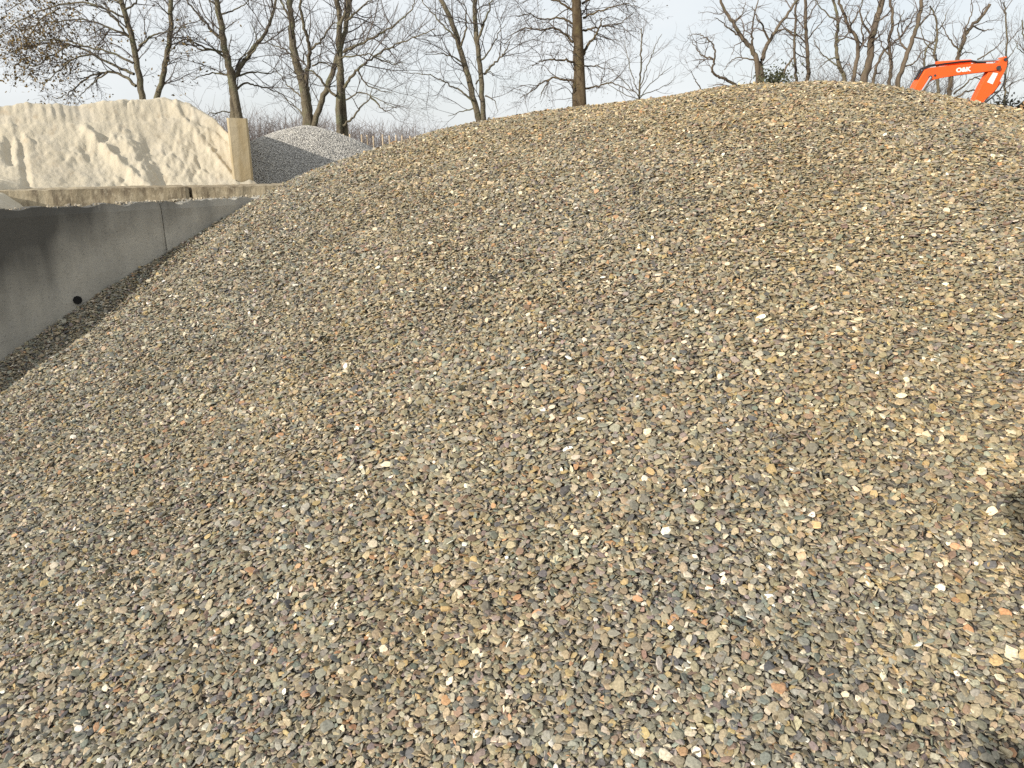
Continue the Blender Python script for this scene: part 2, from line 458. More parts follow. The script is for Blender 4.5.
def slab(name, u0, u1, thick, z0, z1, mat, nu, nz, frame, rough=.01, jag=.02, seed=0, hole=None):
    """upright slab with a real chipped top edge; v=0 is its front face"""
    us = np.linspace(u0, u1, nu); zs = np.linspace(z0, z1, nz)
    bm = bmesh.new()
    top = z1 - np.abs(fbm(us * 4, us * 0 + seed, 4, seed)) * jag * 2 - np.maximum(0, perlin(us * 9, us * 0 + 5.3 + seed, seed)) * jag
    fr, bk = [], []
    for i, u in enumerate(us):
        cf, cb = [], []
        for j, z in enumerate(zs):
            zz = min(z, top[i]) if j == nz - 1 else min(z, top[i] - .002 * (nz - j))
            e = rough * float(fbm(np.array(u * 3), np.array(z * 3 + 10 * seed), 3, seed + 2))
            edge = -.012 if (i in (0, nu - 1)) else 0
            edge += -.012 if j == nz - 1 else 0
            cf.append(bm.verts.new(frame(u, e + edge, zz))); cb.append(bm.verts.new(frame(u, -thick - e * .5, zz)))
        fr.append(cf); bk.append(cb)
    for i in range(nu - 1):
        for j in range(nz - 1):
            bm.faces.new((fr[i][j], fr[i + 1][j], fr[i + 1][j + 1], fr[i][j + 1]))
            bm.faces.new((bk[i][j], bk[i][j + 1], bk[i + 1][j + 1], bk[i + 1][j]))
        bm.faces.new((fr[i][-1], fr[i + 1][-1], bk[i + 1][-1], bk[i][-1]))
        bm.faces.new((fr[i][0], bk[i][0], bk[i + 1][0], fr[i + 1][0]))
    for i in (0, nu - 1):
        for j in range(nz - 1): bm.faces.new((fr[i][j], fr[i][j + 1], bk[i][j + 1], bk[i][j]))
    return bm_obj(name, bm, mat, smooth=False)


def u_at(px, py):             # where a pixel's line of sight meets the wall's face
    r = ray(px, py); t = (WP1[:2] @ wn) / (r[:2] @ wn); p = r * t + np.array([0, 0, CZ])
    return float((p[:2] - WP1[:2]) @ wd), float(p[2])


uj, _ = u_at(164, 225)
pan1 = slab('retaining_wall_panel', -6.5, uj - .003, .14, GZ - .1, WZ, M_wall, 260, 26, wall_frame, .008, .022, 1)
tag(pan1, 'smooth grey concrete wall panel in shade with dark stains and a round weep hole', 'concrete wall', 'concrete wall panels beside the pebble heap')
pan2 = slab('retaining_wall_panel', uj + .003, uj + 1.75, .14, GZ - .1, WZ - .006, M_wall, 90, 26, wall_frame, .016, .03, 6)
tag(pan2, 'short rougher grey concrete wall panel partly buried under the top of the pebble slope', 'concrete wall', 'concrete wall panels beside the pebble heap')
uh, zh = u_at(77, 300)
bm = bmesh.new()
bmesh.ops.create_circle(bm, cap_ends=True, segments=18, radius=.030, matrix=Matrix.Translation(wall_frame(uh, .0165, zh)) @ Matrix.Rotation(wyaw, 4, 'Z') @ Matrix.Rotation(R(90), 4, 'X'))
rod(bm, wall_frame(uh, -.10, zh), wall_frame(uh, .016, zh), .032, 18)
o = bm_obj('weep_hole', bm, M_hole, pan1)

# ------------------------------------------------------------------ sand bay: block row, divider wall, sand
BP1 = atz(30, 190, WZ); BP2 = atz(275, 184.5, WZ)
bd = (BP2 - BP1)[:2]; bd /= np.linalg.norm(bd); bnrm = np.array([bd[1], -bd[0]])     # faces the camera side


def row_frame(u, v, z): return (BP1[0] + bd[0] * u + bnrm[0] * v, BP1[1] + bd[1] * u + bnrm[1] * v, z)


def ub_at(px, py):
    r = ray(px, py); t = (BP1[:2] @ bnrm) / (r[:2] @ bnrm); p = r * t + np.array([0, 0, CZ])
    return float((p[:2] - BP1[:2]) @ bd)


ubj = ub_at(191, 192); ub_end = ub_at(256, 188)
b1 = slab('concrete_block', -1.3, ubj - .018, .60, GZ - .1, WZ, M_block, 70, 12, row_frame, .02, .010, 11)
tag(b1, 'long stained beige concrete block under the sand, its left end buried in spilled sand', 'concrete block', 'concrete blocks edging the sand bay')
b2 = slab('concrete_block', ubj + .018, ub_end + 1.4, .60, GZ - .1, WZ - .008, M_block, 60, 12, row_frame, .02, .010, 17)
tag(b2, 'stained beige concrete block below the upright divider, running behind the pebble slope', 'concrete block', 'concrete blocks edging the sand bay')

# divider: a wall running back from the row, its end face towards the camera
r_ = ray(254, 184); t_ = ((BP1[:2] - bnrm * .62) @ bnrm) / (r_[:2] @ bnrm); pe = r_ * t_
u_r = float((pe[:2] - BP1[:2]) @ bd)
dz_top = float(at(247.5, 118, float(pe[1]))[2])
r2 = ray(233.5, 184); t2 = ((BP1[:2] - bnrm * .62) @ bnrm) / (r2[:2] @ bnrm); u_l = float(((r2 * t2)[:2] - BP1[:2]) @ bd)


DIV = np.array([-.335, .942])


def div_frame(u, v, z):
    x, y, z = row_frame(u, -.62, z); return (x - DIV[0] * v, y - DIV[1] * v, z)


dv = slab('divider_wall', u_l, u_r, 8.0, GZ - .1, dz_top, M_divider, 12, 24, div_frame, .006, .006, 23)
tag(dv, 'upright sand-dusted beige concrete divider wall standing at the right end of the sand', 'divider wall')

# sand heap as a height field over (u along the row, w behind the row's front face)
us = np.linspace(-4.5, u_r + 1.6, 520); w1 = np.concatenate([np.linspace(-2.3, 2.3, 250), np.linspace(2.33, 6.5, 60)])
U, W = np.meshgrid(us, w1, indexing='ij')
tops = [(-60, 106, 1.7), (0, 107, 1.7), (30, 104, 1.7), (60, 105, 1.7), (100, 103, 1.7), (135, 99, 1.7), (165, 97, 1.7), (182, 101, 1.62), (200, 110, 1.46), (215, 120, 1.30), (230, 134, 1.06), (243, 156, .80), (250, 176, .66), (260, 187, .56)]


def top_z(px, py, w=1.75):
    r = ray(px, py); t = ((BP1[:2] - bnrm * w) @ bnrm) / (r[:2] @ bnrm); p = r * t
    return float((p[:2] - BP1[:2]) @ bd), float(p[2] + CZ)


tu, tz = zip(*[top_z(*p) for p in tops])
WC = np.interp(U, tu, [p[2] for p in tops])
TZ = np.interp(U, tu, tz) + .025 * fbm(U * 2.2, W * 1.2, 4, 41)
ul0 = ub_at(26, 195)
spill = 1 / (1 + np.exp((U - ul0 + .16 * fbm(U * 0 + 1, W * 2.4, 3, 44)) / .13))      # left: sand has run over the blocks
zb = 1.19 + .05 * spill
lo = .62 + .06 * fbm(U * 2, W * 2, 3, 47)
k_ = np.maximum(WC - .5, .05) / 1.2
x_ = np.clip((W - .50) / (1.15 * k_), 0, 1)
prof = .55 * x_ + .45 * np.clip((W - .5 - .12 * k_) / (.78 * k_), 0, 1) ** 1.2
prof = np.where(W < .5, 0, prof)
# bucket scarp along the crest: steep last bit with grooves
scarp = np.clip((W - .5 - .95 * k_ - .06 * fbm(U * 1.3, W * 0 + 2, 2, 52)) / (.16 * k_), 0, 1)
Z = zb + (TZ - zb) * (prof * .86 + .14 * scarp)
band = np.exp(-((W - 1.55) / .14) ** 2)
rgt = np.clip((1.68 - WC) / .25, 0, 1)
Z -= rgt * np.clip(W - WC - .03, 0, 1.4) * .75
Z += band * (1 - rgt) * (.028 * perlin(U * 15, W * .6, 61) + .018 * perlin(U * 33, W * 2, 62))
face = np.clip((W - .47) / .2, 0, 1) * np.clip((2.1 - W) / .5, 0, 1) * np.clip(.15 + (WC - .55) / .5, 0, 1)
crust = np.clip(.35 + 2.6 * fbm(U * 1.5 + 3, W * 1.5, 2, 74), 0, 1)
Z += face * (.05 * fbm(U * 1.5 + .3 * W, W * 1.6, 4, 71) + crust * (.034 * fbm(U * 10, W * 9, 4, 75, .6) + .05 * (.2 - np.abs(fbm(U * 6 - W * 3, W * 5, 3, 79)))) + .010 * fbm(U * 22, W * 20, 2, 78) + .025 * np.abs(fbm(U * 3.2 - W * 2, W * 2.6, 4, 77)) - .01)


def ridge(u0, w0, u1, w1_, width, h, sharp=1.0):
    dx, dy = u1 - u0, w1_ - w0; ll = math.hypot(dx, dy)
    t = np.clip(((U - u0) * dx + (W - w0) * dy) / ll ** 2, 0, 1)
    d = ((U - u0) * dy - (W - w0) * dx) / ll + .03 * fbm(U * 4, W * 4, 3, 81)
    dist = np.hypot(U - u0 - t * dx, W - w0 - t * dy)
    return h * np.exp(-(dist / width) ** 2) * (1 + .4 * np.tanh(d / width * 2) * sharp)


def uw(px, py):               # rough place on the sand's face for a pixel
    f = (187 - py) / 85.0; w = .5 + 1.1 * max(0, f)
    u, _ = top_z(px, py, w); return u, w


a_, b_ = uw(86, 124), uw(150, 184)
Z += face * ridge(a_[0], a_[1], b_[0], b_[1], .05, .065)
a_, b_ = uw(128, 138), uw(152, 180)
Z += face * ridge(a_[0], a_[1], b_[0], b_[1], .08, .045)
Z -= face * ridge(a_[0] + .24, a_[1], b_[0] + .16, b_[1], .08, .055)
a_, b_ = uw(176, 110), uw(236, 178)
Z += face * ridge(a_[0], a_[1], b_[0], b_[1], .04, .04)
front = np.clip((W - .30) / .12, 0, 1)                   # ahead of the face the sand drops to the trough
Z = np.where(W < .5, np.maximum(zb, lo), Z) * front + lo * (1 - front)
# at the left end it has run over the blocks, one slope from the crest down to the edge of the front wall
fan = WZ - .04 + .13 * np.clip((W + 1.9) / 2.5, 0, 1.2) ** 1.5 + .05 * fbm(U * 2.4, W * 2.0, 4, 91) + .03 * crust * fbm(U * 9, W * 8, 3, 93)
fan = fan - .35 * np.clip((U - ul0 + .75) / -1.2, 0, 1)
Z = np.where(W < 1.2, np.maximum(Z, fan) * spill + Z * (1 - spill), Z)
edge = np.clip(np.abs(U - ul0 - .02) / .06, 0, 1)
Z -= .05 * (1 - edge) * np.clip((1.5 - W) / .3, 0, 1) * np.clip((W + .05) / .3, 0, 1)
a_, b_ = uw(6, 130), uw(8, 150); Z -= ridge(a_[0], a_[1], b_[0], b_[1], .05, .06, 0)
# keep it below the block tops where the blocks show
onblk = (W > -.05) & (W < .48) & (spill < .5)
Z = np.where(onblk, np.minimum(Z, WZ - .05), Z)
Z = np.where((W > 2.3), Z - (W - 2.3) * .10, Z)
Z = np.where((W > 5.0), Z - (W - 5.0) * .9, Z)
SX = BP1[0] + bd[0] * U - bnrm[0] * W; SY = BP1[1] + bd[1] * U - bnrm[1] * W
kd = (DIV @ bd) / (DIV @ -bnrm)                         # the divider's left face closes the bay
smask = (wall_side(SX, SY) < -.15) & np.where(W > .60, U < u_l + (W - .62) * kd + .02, U < u_r + .12)
sand = grid_mesh('sand_heap', SX, SY, Z, M_sand, True, mask=smask, origin=(float(BP1[0]), float(BP1[1]) + 2, GZ))
tag(sand, 'heap of pale cream sand with steep crumbling face behind the concrete blocks', 'sand heap')

# crumbs of sand and grit along the wall top
n = 520
uu = rng.uniform(-1.2, wlen * 1.0, n); vv = -rng.uniform(.01, .135, n)
P = np.array([wall_frame(u, v, WZ - .012) for u, v in zip(uu, vv)])
cc = np.array([(.40, .345, .26), (.30, .265, .20), (.19, .17, .14)])[rng.choice(3, n, p=[.5, .3, .2])] * np.exp(rng.normal(0, .2, (n, 1)))
v_, l_, s_, c_ = pebbles(P, np.tile([0, 0, 1.], (n, 1)), np.clip(rng.lognormal(math.log(.011), .5, n), .004, .028), 6, 2, cc, np.full(n, .5), (.4, .8), (0, .01))
o = mesh_np('spilled_grit', v_, l_, s_, M_chip, None, False, c_); tag(o, 'pale sand crumbs and grit lying along the top of the grey wall', 'grit', kind='stuff')

# ------------------------------------------------------------------ grey chippings heap behind
gc = at(303, 126, 14.2)


def gheap(x, y):
    d = np.hypot((x - gc[0]) / 1.12, (y - gc[1] - .2))
    z = gc[2] - .62 * (np.sqrt(d * d + .35) - math.sqrt(.35))
    d2 = np.hypot((x - gc[0] + 1.9), (y - gc[1] - .8))
    z2 = gc[2] - .20 - .55 * (np.sqrt(d2 * d2 + .4) - math.sqrt(.4))
    z = np.log(np.exp(9 * z) + np.exp(9 * z2)) / 9
    return np.maximum(z + .03 * fbm(x * 1.4, y * 1.4, 3, 14), GZ - .02)


gx, gy = np.meshgrid(np.linspace(gc[0] - 6.5, gc[0] + 5.5, 110), np.linspace(gc[1] - 5, gc[1] + 6, 100), indexing='ij')
grey = grid_mesh('gravel_heap', gx, gy, gheap(gx, gy) - .01, M_greycore, True, origin=(float(gc[0]), float(gc[1]), GZ))
tag(grey, 'small smooth heap of fine blue-grey gravel in the distance right of the divider wall', 'gravel heap')
n = 120000
x = rng.uniform(gc[0] - 3.0, gc[0] + 2.6, n); y = rng.uniform(gc[1] - 2.6, gc[1] + 1.5, n)
p_, n_ = surf(gheap, x, y)
gcol = np.array([(.49, .47, .43), (.41, .395, .37), (.56, .54, .49), (.30, .29, .28)])[rng.choice(4, n, p=[.4, .3, .18, .12])] * np.exp(rng.normal(0, .2, (n, 1)))
v_, l_, s_, c_ = pebbles(p_, n_, rng.uniform(.013, .023, n), 5, 2, gcol, np.full(n, .6), (.4, .8))
o = mesh_np('gravel', v_ - np.array([gc[0], gc[1], GZ]), l_, s_, M_chip, grey, False, c_); tag(o, kind='stuff')

# ------------------------------------------------------------------ ground
gxs = np.concatenate([np.array([-900, -400, -150, -70]), np.linspace(-40, 45, 86), np.array([75, 150, 400, 900])])
gys = np.concatenate([np.array([-300, -100, -40]), np.linspace(-15, 60, 76), np.array([80, 120, 200, 400, 900])])
gx, gy = np.meshgrid(gxs, gys, indexing='ij')
gnd = grid_mesh('ground', gx, gy, GZ - .04 + .03 * fbm(gx * .25, gy * .25, 3, 2), M_ground, True)
tag(gnd, kind='structure')

# ------------------------------------------------------------------ trees
def unit(v): return v / (np.linalg.norm(v) + 1e-9)


class Grower:
    def __init__(s, seed, Y): s.r = random.Random(seed); s.Y = Y; s.fine = []; s.mid = []; s.tips = []

    def rv(s): return np.array([s.r.gauss(0, 1) for _ in range(3)])

    def branch(s, p, d, L, r0, r1, nseg, wig, up, droop=0):
        pts = [p]; st = L / nseg; d = unit(d)
        for i in range(nseg):
            d = unit(d + s.rv() * wig + np.array([0, 0, up - droop * i / nseg]))
            p = p + d * st; pts.append(p)
        rad = np.linspace(r0, r1, nseg + 1)
        return np.array(pts), rad

    def spawn(s, pts, rad, level, P):
        seg = np.linalg.norm(np.diff(pts, axis=0), axis=1); L = seg.sum(); cum = np.concatenate([[0], np.cumsum(seg)])
        lens, dens, wig, up = P['len'][level], P['dens'][level], P['wig'], P['up']
        n = int(L * dens + s.r.random())
        for _ in range(n):
            f = s.r.random() ** .8 if level else P['bare'] + (1 - P['bare']) * s.r.random() ** .85
            q = f * L; i = min(len(seg) - 1, int(np.searchsorted(cum, q) - 1)); i = max(i, 0)
            t = (q - cum[i]) / seg[i]
            p = pts[i] * (1 - t) + pts[i + 1] * t; rr = rad[i] * (1 - t) + rad[i + 1] * t
            T = unit(pts[i + 1] - pts[i]); v = s.rv(); v = unit(v - T * (v @ T))
            a = R(s.r.uniform(28, 68))
            d = T * math.cos(a) + v * math.sin(a) + np.array([0, 0, up])
            l = s.r.uniform(*lens) * (1.15 - .6 * f if level else 1)
            r0 = min(rr * .7, P['rad'][level] * s.r.uniform(.6, 1.2))
            ns = (7, 5, 4)[level]
            bp, br = s.branch(p, d, l, r0, max(r0 * .3, .0025), ns, wig, up * .35, P.get('droop', 0))
            (s.mid if level == 0 else s.fine).append((bp, br))
            if level < 2: s.spawn(bp, br, level + 1, P)
            else: s.tips.append(bp[-1])


def pix_poly(pts, w0, w1, Y, rnd, dep0=0.0, drift=None):
    """picture polyline -> 3D limb that also leans towards or away from the camera"""
    P = []; n = len(pts); dr = rnd.uniform(-1, 1) if drift is None else drift
    acc = 0; y = Y + dep0
    for i, (a, b) in enumerate(pts):
        if i: acc += math.hypot(a - pts[i - 1][0], b - pts[i - 1][1]) / F * Y
        P.append(at(a, b, y + dr * acc * .45))
    P = np.array(P)
    # smooth resample (Catmull-Rom)
    Q = np.concatenate([[2 * P[0] - P[1]], P, [2 * P[-1] - P[-2]]]); out = []
    for i in range(1, len(Q) - 2):
        for t in np.arange(0, 1, .2):
            a, b, c, d = Q[i - 1], Q[i], Q[i + 1], Q[i + 2]
            out.append(.5 * ((2 * b) + (-a + c) * t + (2 * a - 5 * b + 4 * c - d) * t * t + (-a + 3 * b - 3 * c + d) * t ** 3))
    out.append(P[-1]); out = np.array(out)
    m = len(out)
    out[1:-1] += np.array([[rnd.gauss(0, .016) for _ in range(3)] for _ in range(m - 2)])
    rad = np.linspace(w0, w1, m) * .40 / F * Y
    return out, rad


def leaf_quads(pts, size, rnd, per=2, spread=.12):
    V = []
    for p in pts:
        for _ in range(per):
            c = p + np.array([rnd.gauss(0, spread) for _ in range(3)])
            a = unit(np.array([rnd.gauss(0, 1) for _ in range(3)])); b = unit(np.cross(a, np.array([rnd.gauss(0, 1) for _ in range(3)])))
            n = np.cross(a, b); s = size * rnd.uniform(.6, 1.3)
            V += [c - a * s, c - b * s * .5 + n * s * .12, c + a * s, c + b * s * .5 + n * s * .12]
    return np.array(V)


BASE = dict(len=((1.0, 2.4), (.5, 1.15), (.2, .6)), dens=(2.4, 3.2, 3.8), rad=(.026, .012, .0052), wig=.16, up=.12, bare=.12)


def tree(label, Y, trunk, limbs, seed, params={}, bark=None, twig=None, leaves=None, cat='tree', group=None, name='bare_tree'):
    """trunk / limbs: list of (w0, w1, [(px,py)...]) ; trunks run down to the ground"""
    P = dict(BASE); P.update(params); rnd = random.Random(seed); G = Grower(seed, Y)
    bark = bark or M_bark; twig = twig or M_twig
    thick = []
    for k, (w0, w1, pts) in enumerate(trunk):
        dep = 0 if k == 0 else rnd.uniform(-.25, .25)
        p, r = pix_poly(pts, w0, w1, Y, rnd, dep, rnd.uniform(-.25, .25))
        d = unit(p[0] - p[1]); g0 = p[0].copy()
        nb = max(2, int((g0[2] - GZ) / .5))
        lower = [np.array([g0[0] + (d[0] / max(.2, -d[2])) * .35 * (g0[2] - z) + 0, g0[1], z]) for z in np.linspace(GZ - .1, g0[2], nb + 1)[:-1]]
        flare = [1 + .6 * math.exp(-i * .8) for i in range(nb)]
        p = np.concatenate([np.array(lower), p]); r = np.concatenate([np.array([r[0] * f for f in flare]), r])
        thick.append((p, r)); G.spawn(p[nb:], r[nb:], 0, dict(P, bare=max(P['bare'], .12)))
    for w0, w1, pts in limbs:
        p, r = pix_poly(pts, w0 * .82, w1 * .8, Y, rnd, rnd.uniform(-.08, .08))
        thick.append((p, r)); G.spawn(p, r, 0, dict(P, bare=.06))
    base = thick[0][0][0]; org = np.array([base[0], base[1], GZ])
    e = empty(name, tuple(float(c) for c in org)); tag(e, label, cat, group)
    loc = lambda polys: [(p - org, r) for p, r in polys]
    tubes('trunk', loc(thick), bark, 9, e)
    o = tubes('crown', loc(G.mid + G.fine), twig, 3, e)
    if leaves:
        mat, size, frac, per, test = leaves
        tips = [t for t in G.tips if rnd.random() < frac * test(t)]
        V = leaf_quads(tips, size, rnd, per) - org
        q = np.arange(len(V))
        mesh_np('foliage', V, q, np.arange(len(V) // 4) * 4, mat, e, False)
    return e


GRP = 'bare trees along the left of the yard'; GRP2 = 'gnarled bare trees behind the right of the heap'
px_of = lambda p: 512 + F * p[0] / (p[1] * cp - (p[2] - CZ) * sp)

tree('leaning twin stemmed tree with withered brown leaves above the sand heap', 26, [
    (8, 5, [(146, 112), (142, 95), (138, 68), (131, 34), (122, 4), (112, -40)]),
    (7, 4.5, [(152, 112), (158, 94), (165, 65), (171, 30), (171, 0), (174, -40)])], [
    (4.5, 1, [(136, 86), (124, 76), (108, 72), (90, 76), (70, 92), (58, 98)]),
    (4, 1.5, [(134, 74), (112, 64), (92, 54), (70, 45), (44, 43), (24, 50)]),
    (3.5, 1, [(133, 63), (112, 53), (88, 47), (62, 40), (30, 42)]),
    (3.2, 1, [(129, 38), (117, 22), (106, 12), (96, 8)]), (3, 1, [(128, 36), (105, 26), (85, 20), (50, 22), (20, 30)]),
    (3, 1, [(139, 46), (152, 36), (166, 32), (185, 26)]), (3, 1, [(124, 10), (134, 4), (140, -8), (146, -20)]),
    (3, 1, [(122, 4), (95, -8), (60, -10), (25, 0), (5, 12)]), (3, 1, [(126, 18), (90, 4), (55, 6), (25, 18), (0, 34)]),
    (2.5, .8, [(92, 54), (72, 60), (52, 76), (40, 92)]), (2.5, .8, [(70, 45), (50, 56), (36, 66), (22, 60)]),
    (2.4, .8, [(108, 72), (92, 84), (78, 98)]), (2.2, .8, [(60, 8), (40, 20), (28, 40), (26, 60)])],
    101, dict(dens=(3.6, 4.6, 5.0), len=((.7, 1.6), (.4, .9), (.2, .5)), up=.02), leaves=(M_leafbrown, .055, .7, 3, lambda t: 1.0 if px_of(t) < 75 else .30), group=GRP)
tree('forked grey-green tree rising right behind the concrete divider wall', 27, [
    (11.5, 9, [(236, 128), (234.5, 100), (232, 78)]), (8.5, 5, [(232, 80), (228, 62), (223, 38), (219, 12), (214, -10), (208, -50)])], [
    (7, 3, [(233, 80), (243, 63), (254, 48), (266, 32), (274, 10), (278, -20)]), (4, 1.5, [(223, 42), (210, 28), (196, 12), (184, -2), (170, -20)]),
    (3.5, 1, [(225, 58), (214, 50), (200, 49), (190, 42), (178, 30)]), (3.2, .9, [(224, 52), (205, 48), (188, 40), (176, 44), (168, 56)]),
    (3, .8, [(232, 78), (218, 73), (204, 75), (192, 80)]), (3.2, .8, [(236, 90), (246, 83), (258, 86), (272, 90), (284, 96), (298, 114)]),
    (3, .8, [(238, 76), (252, 72), (268, 74), (282, 68)]), (2.6, .8, [(247, 58), (256, 48), (256, 34), (250, 22)]),
    (2.5, .8, [(222, 14), (234, 10), (246, 4), (252, -8)]), (2.2, .8, [(218, 8), (206, -4), (200, -16)]),
    (2, .7, [(254, 48), (240, 58), (232, 62)]), (2, .7, [(232, 112), (220, 112), (208, 114), (202, 116)])],
    102, dict(dens=(2.4, 3.2, 3.8)), group=GRP)
tree('thick three stemmed tree rooted behind the small grey gravel heap', 27, [
    (14, 10, [(309, 130), (307, 110), (305, 92), (302, 78)]), (10, 5, [(302, 80), (296, 62), (293, 42), (291, 20), (289, -5), (285, -50)]),
    (7, 5, [(314, 126), (322, 100), (331, 78), (339, 52), (346, 24), (352, -10)])], [
    (6.5, 3, [(306, 84), (308, 66), (310, 50), (306, 34), (302, 16), (300, -10)]), (3.5, 1, [(310, 50), (320, 42), (328, 30), (334, 24), (345, 20)]),
    (4, 1.5, [(291, 20), (284, 8), (278, -8), (270, -24)]), (2.6, .7, [(296, 62), (286, 50), (274, 46), (264, 40)]),
    (2.4, .7, [(304, 64), (304, 54), (308, 50)]), (2.6, .7, [(306, 100), (296, 92), (286, 84), (278, 72), (262, 60)]),
    (2.4, .7, [(312, 66), (322, 62), (332, 66), (338, 62)]), (2.4, .7, [(305, 116), (296, 108), (286, 98)])],
    103, dict(dens=(2.3, 3.2, 3.8)), group=GRP)
tree('straight slim tree with long arching right limbs above the fence posts', 26, [
    (7.5, 7, [(339, 136), (339, 110), (340, 80), (340, 60)]), (7, 5, [(340, 62), (339, 45), (340, 24), (338, 8), (334, -10), (328, -45)])], [
    (5, 2.5, [(340, 26), (346, 10), (348, -8), (352, -40)]), (4.5, 1, [(344, 88), (352, 76), (362, 66), (374, 57), (392, 46), (412, 38), (436, 29)]),
    (4, 1, [(344, 52), (360, 44), (380, 34), (398, 22), (412, 8), (416, -4)]), (3.6, 1, [(346, 22), (356, 12), (368, 2), (380, -10)]),
    (3.5, .8, [(343, 126), (354, 117), (362, 106), (370, 97), (372, 88)]), (3.0, .7, [(370, 97), (378, 104), (384, 110), (396, 112)]),
    (4, 2, [(336, 96), (328, 88), (320, 78), (313, 72), (304, 70)]), (2.6, .8, [(342, 58), (356, 56), (368, 54), (382, 58), (400, 66)]),
    (2.4, .7, [(358, 70), (366, 84), (380, 90), (392, 92)]), (2.4, .7, [(374, 57), (392, 64), (406, 62)]),
    (2.3, .7, [(346, 100), (360, 92), (380, 100), (396, 108)])],
    104, dict(dens=(2.3, 3.2, 3.8)), group=GRP)
tree('tree with two slender close stems left of the thick brown trunk', 27, [
    (8, 4.5, [(482, 132), (477, 112), (470, 84), (462, 52), (452, 24), (441, 0), (424, -40)]),
    (6.5, 4.5, [(485, 132), (483, 105), (481, 78), (477, 46), (475, 18), (474, -12), (472, -45)])], [
    (4, 1.2, [(478, 44), (482, 30), (486, 18), (491, 4), (496, -14)]), (3.6, 1, [(484, 74), (492, 66), (500, 58), (506, 50), (510, 42)]),
    (3, .7, [(472, 100), (462, 92), (450, 85), (436, 78), (422, 74), (402, 72)]), (3.2, 1, [(461, 46), (466, 28), (466, 12), (462, -5)]),
    (2.6, .8, [(458, 40), (440, 22), (426, 6), (416, -8)]), (2.4, .7, [(476, 84), (480, 78), (490, 72), (494, 76)]),
    (2.6, .7, [(481, 60), (490, 50), (498, 34), (506, 24)]), (2.2, .6, [(466, 66), (452, 56), (438, 54), (424, 54)]),
    (2.2, .6, [(476, 108), (462, 112), (448, 116)]), (2.2, .6, [(485, 96), (494, 100), (498, 112)])],
    105, dict(dens=(2.3, 3.2, 3.8)), group=GRP)
tree('single thick straight brown trunk tree with dark dry cones on drooping twigs', 26, [
    (11.5, 10.5, [(577, 118), (577, 95), (578, 65), (577.5, 40), (577, 10)]), (11, 8, [(577, 12), (576, -12), (575, -50)])], [
    (3.4, .8, [(573, 82), (562, 79), (552, 78), (540, 84), (530, 92), (520, 98)]), (3.4, .8, [(573, 62), (562, 60), (552, 60), (540, 62), (532, 66)]),
    (3.6, .9, [(573, 42), (564, 34), (554, 28), (540, 30), (526, 28), (512, 36), (504, 46)]), (3.4, .8, [(574, 12), (564, 4), (552, 0), (538, -4), (520, 4)]),
    (4.5, 1.5, [(583, 55), (588, 44), (594, 38), (600, 26), (602, 18)]), (3.2, .7, [(583, 30), (596, 28), (608, 26), (622, 22), (634, 12)]),
    (3, .7, [(583, 18), (596, 12), (610, 8), (626, 4), (640, 8)]), (3, .7, [(584, 88), (596, 87), (610, 83), (624, 88), (636, 92)]),
    (3, .8, [(574, 24), (560, 18), (544, 20), (530, 14), (516, 16)]), (3, .8, [(582, 4), (598, -4), (616, -6), (636, 2)]),
    (2.4, .6, [(552, 78), (544, 88), (540, 100)]), (2.4, .6, [(583, 66), (596, 66), (606, 70)])],
    106, dict(dens=(4.2, 5.0, 5.2), len=((.6, 1.4), (.35, .8), (.2, .45)), up=-.02, droop=.12), bark=layered('warm_brown_bark', (.115, .088, .056), [((8, 8, 2), (.065, .046, .028), .45, .62, 5, .9), (4, (.135, .11, .055), .52, .66, 4, .6)], .95, [(18, .03, .6)], .1),
    leaves=(M_leafdark, .028, .45, 1, lambda t: 1.0), group=GRP)
tree('small pale sapling with fine upright twigs standing alone against the sky', 30, [
    (2.6, 1.2, [(639, 110), (639, 96), (640, 78), (641, 58), (642, 40), (641, 28)])], [
    (1.6, .6, [(639, 94), (634, 80), (629, 64), (626, 48), (624, 40)]), (1.6, .6, [(640, 86), (646, 70), (652, 56), (656, 44), (662, 34)]),
    (1.4, .5, [(640, 98), (650, 84), (662, 74), (672, 66)]), (1.4, .5, [(638, 96), (626, 84), (616, 74), (606, 62)]), (1.3, .5, [(640, 96), (656, 90), (668, 84), (676, 76)]),
    (1.3, .5, [(638, 99), (620, 92), (608, 84), (600, 78)])],
    107, dict(dens=(2.0, 2.4, 2.2), len=((.5, 1.2), (.35, .8), (.2, .4)), rad=(.016, .009, .0045), up=.22, wig=.08), twig=M_twig_pale, group='saplings')
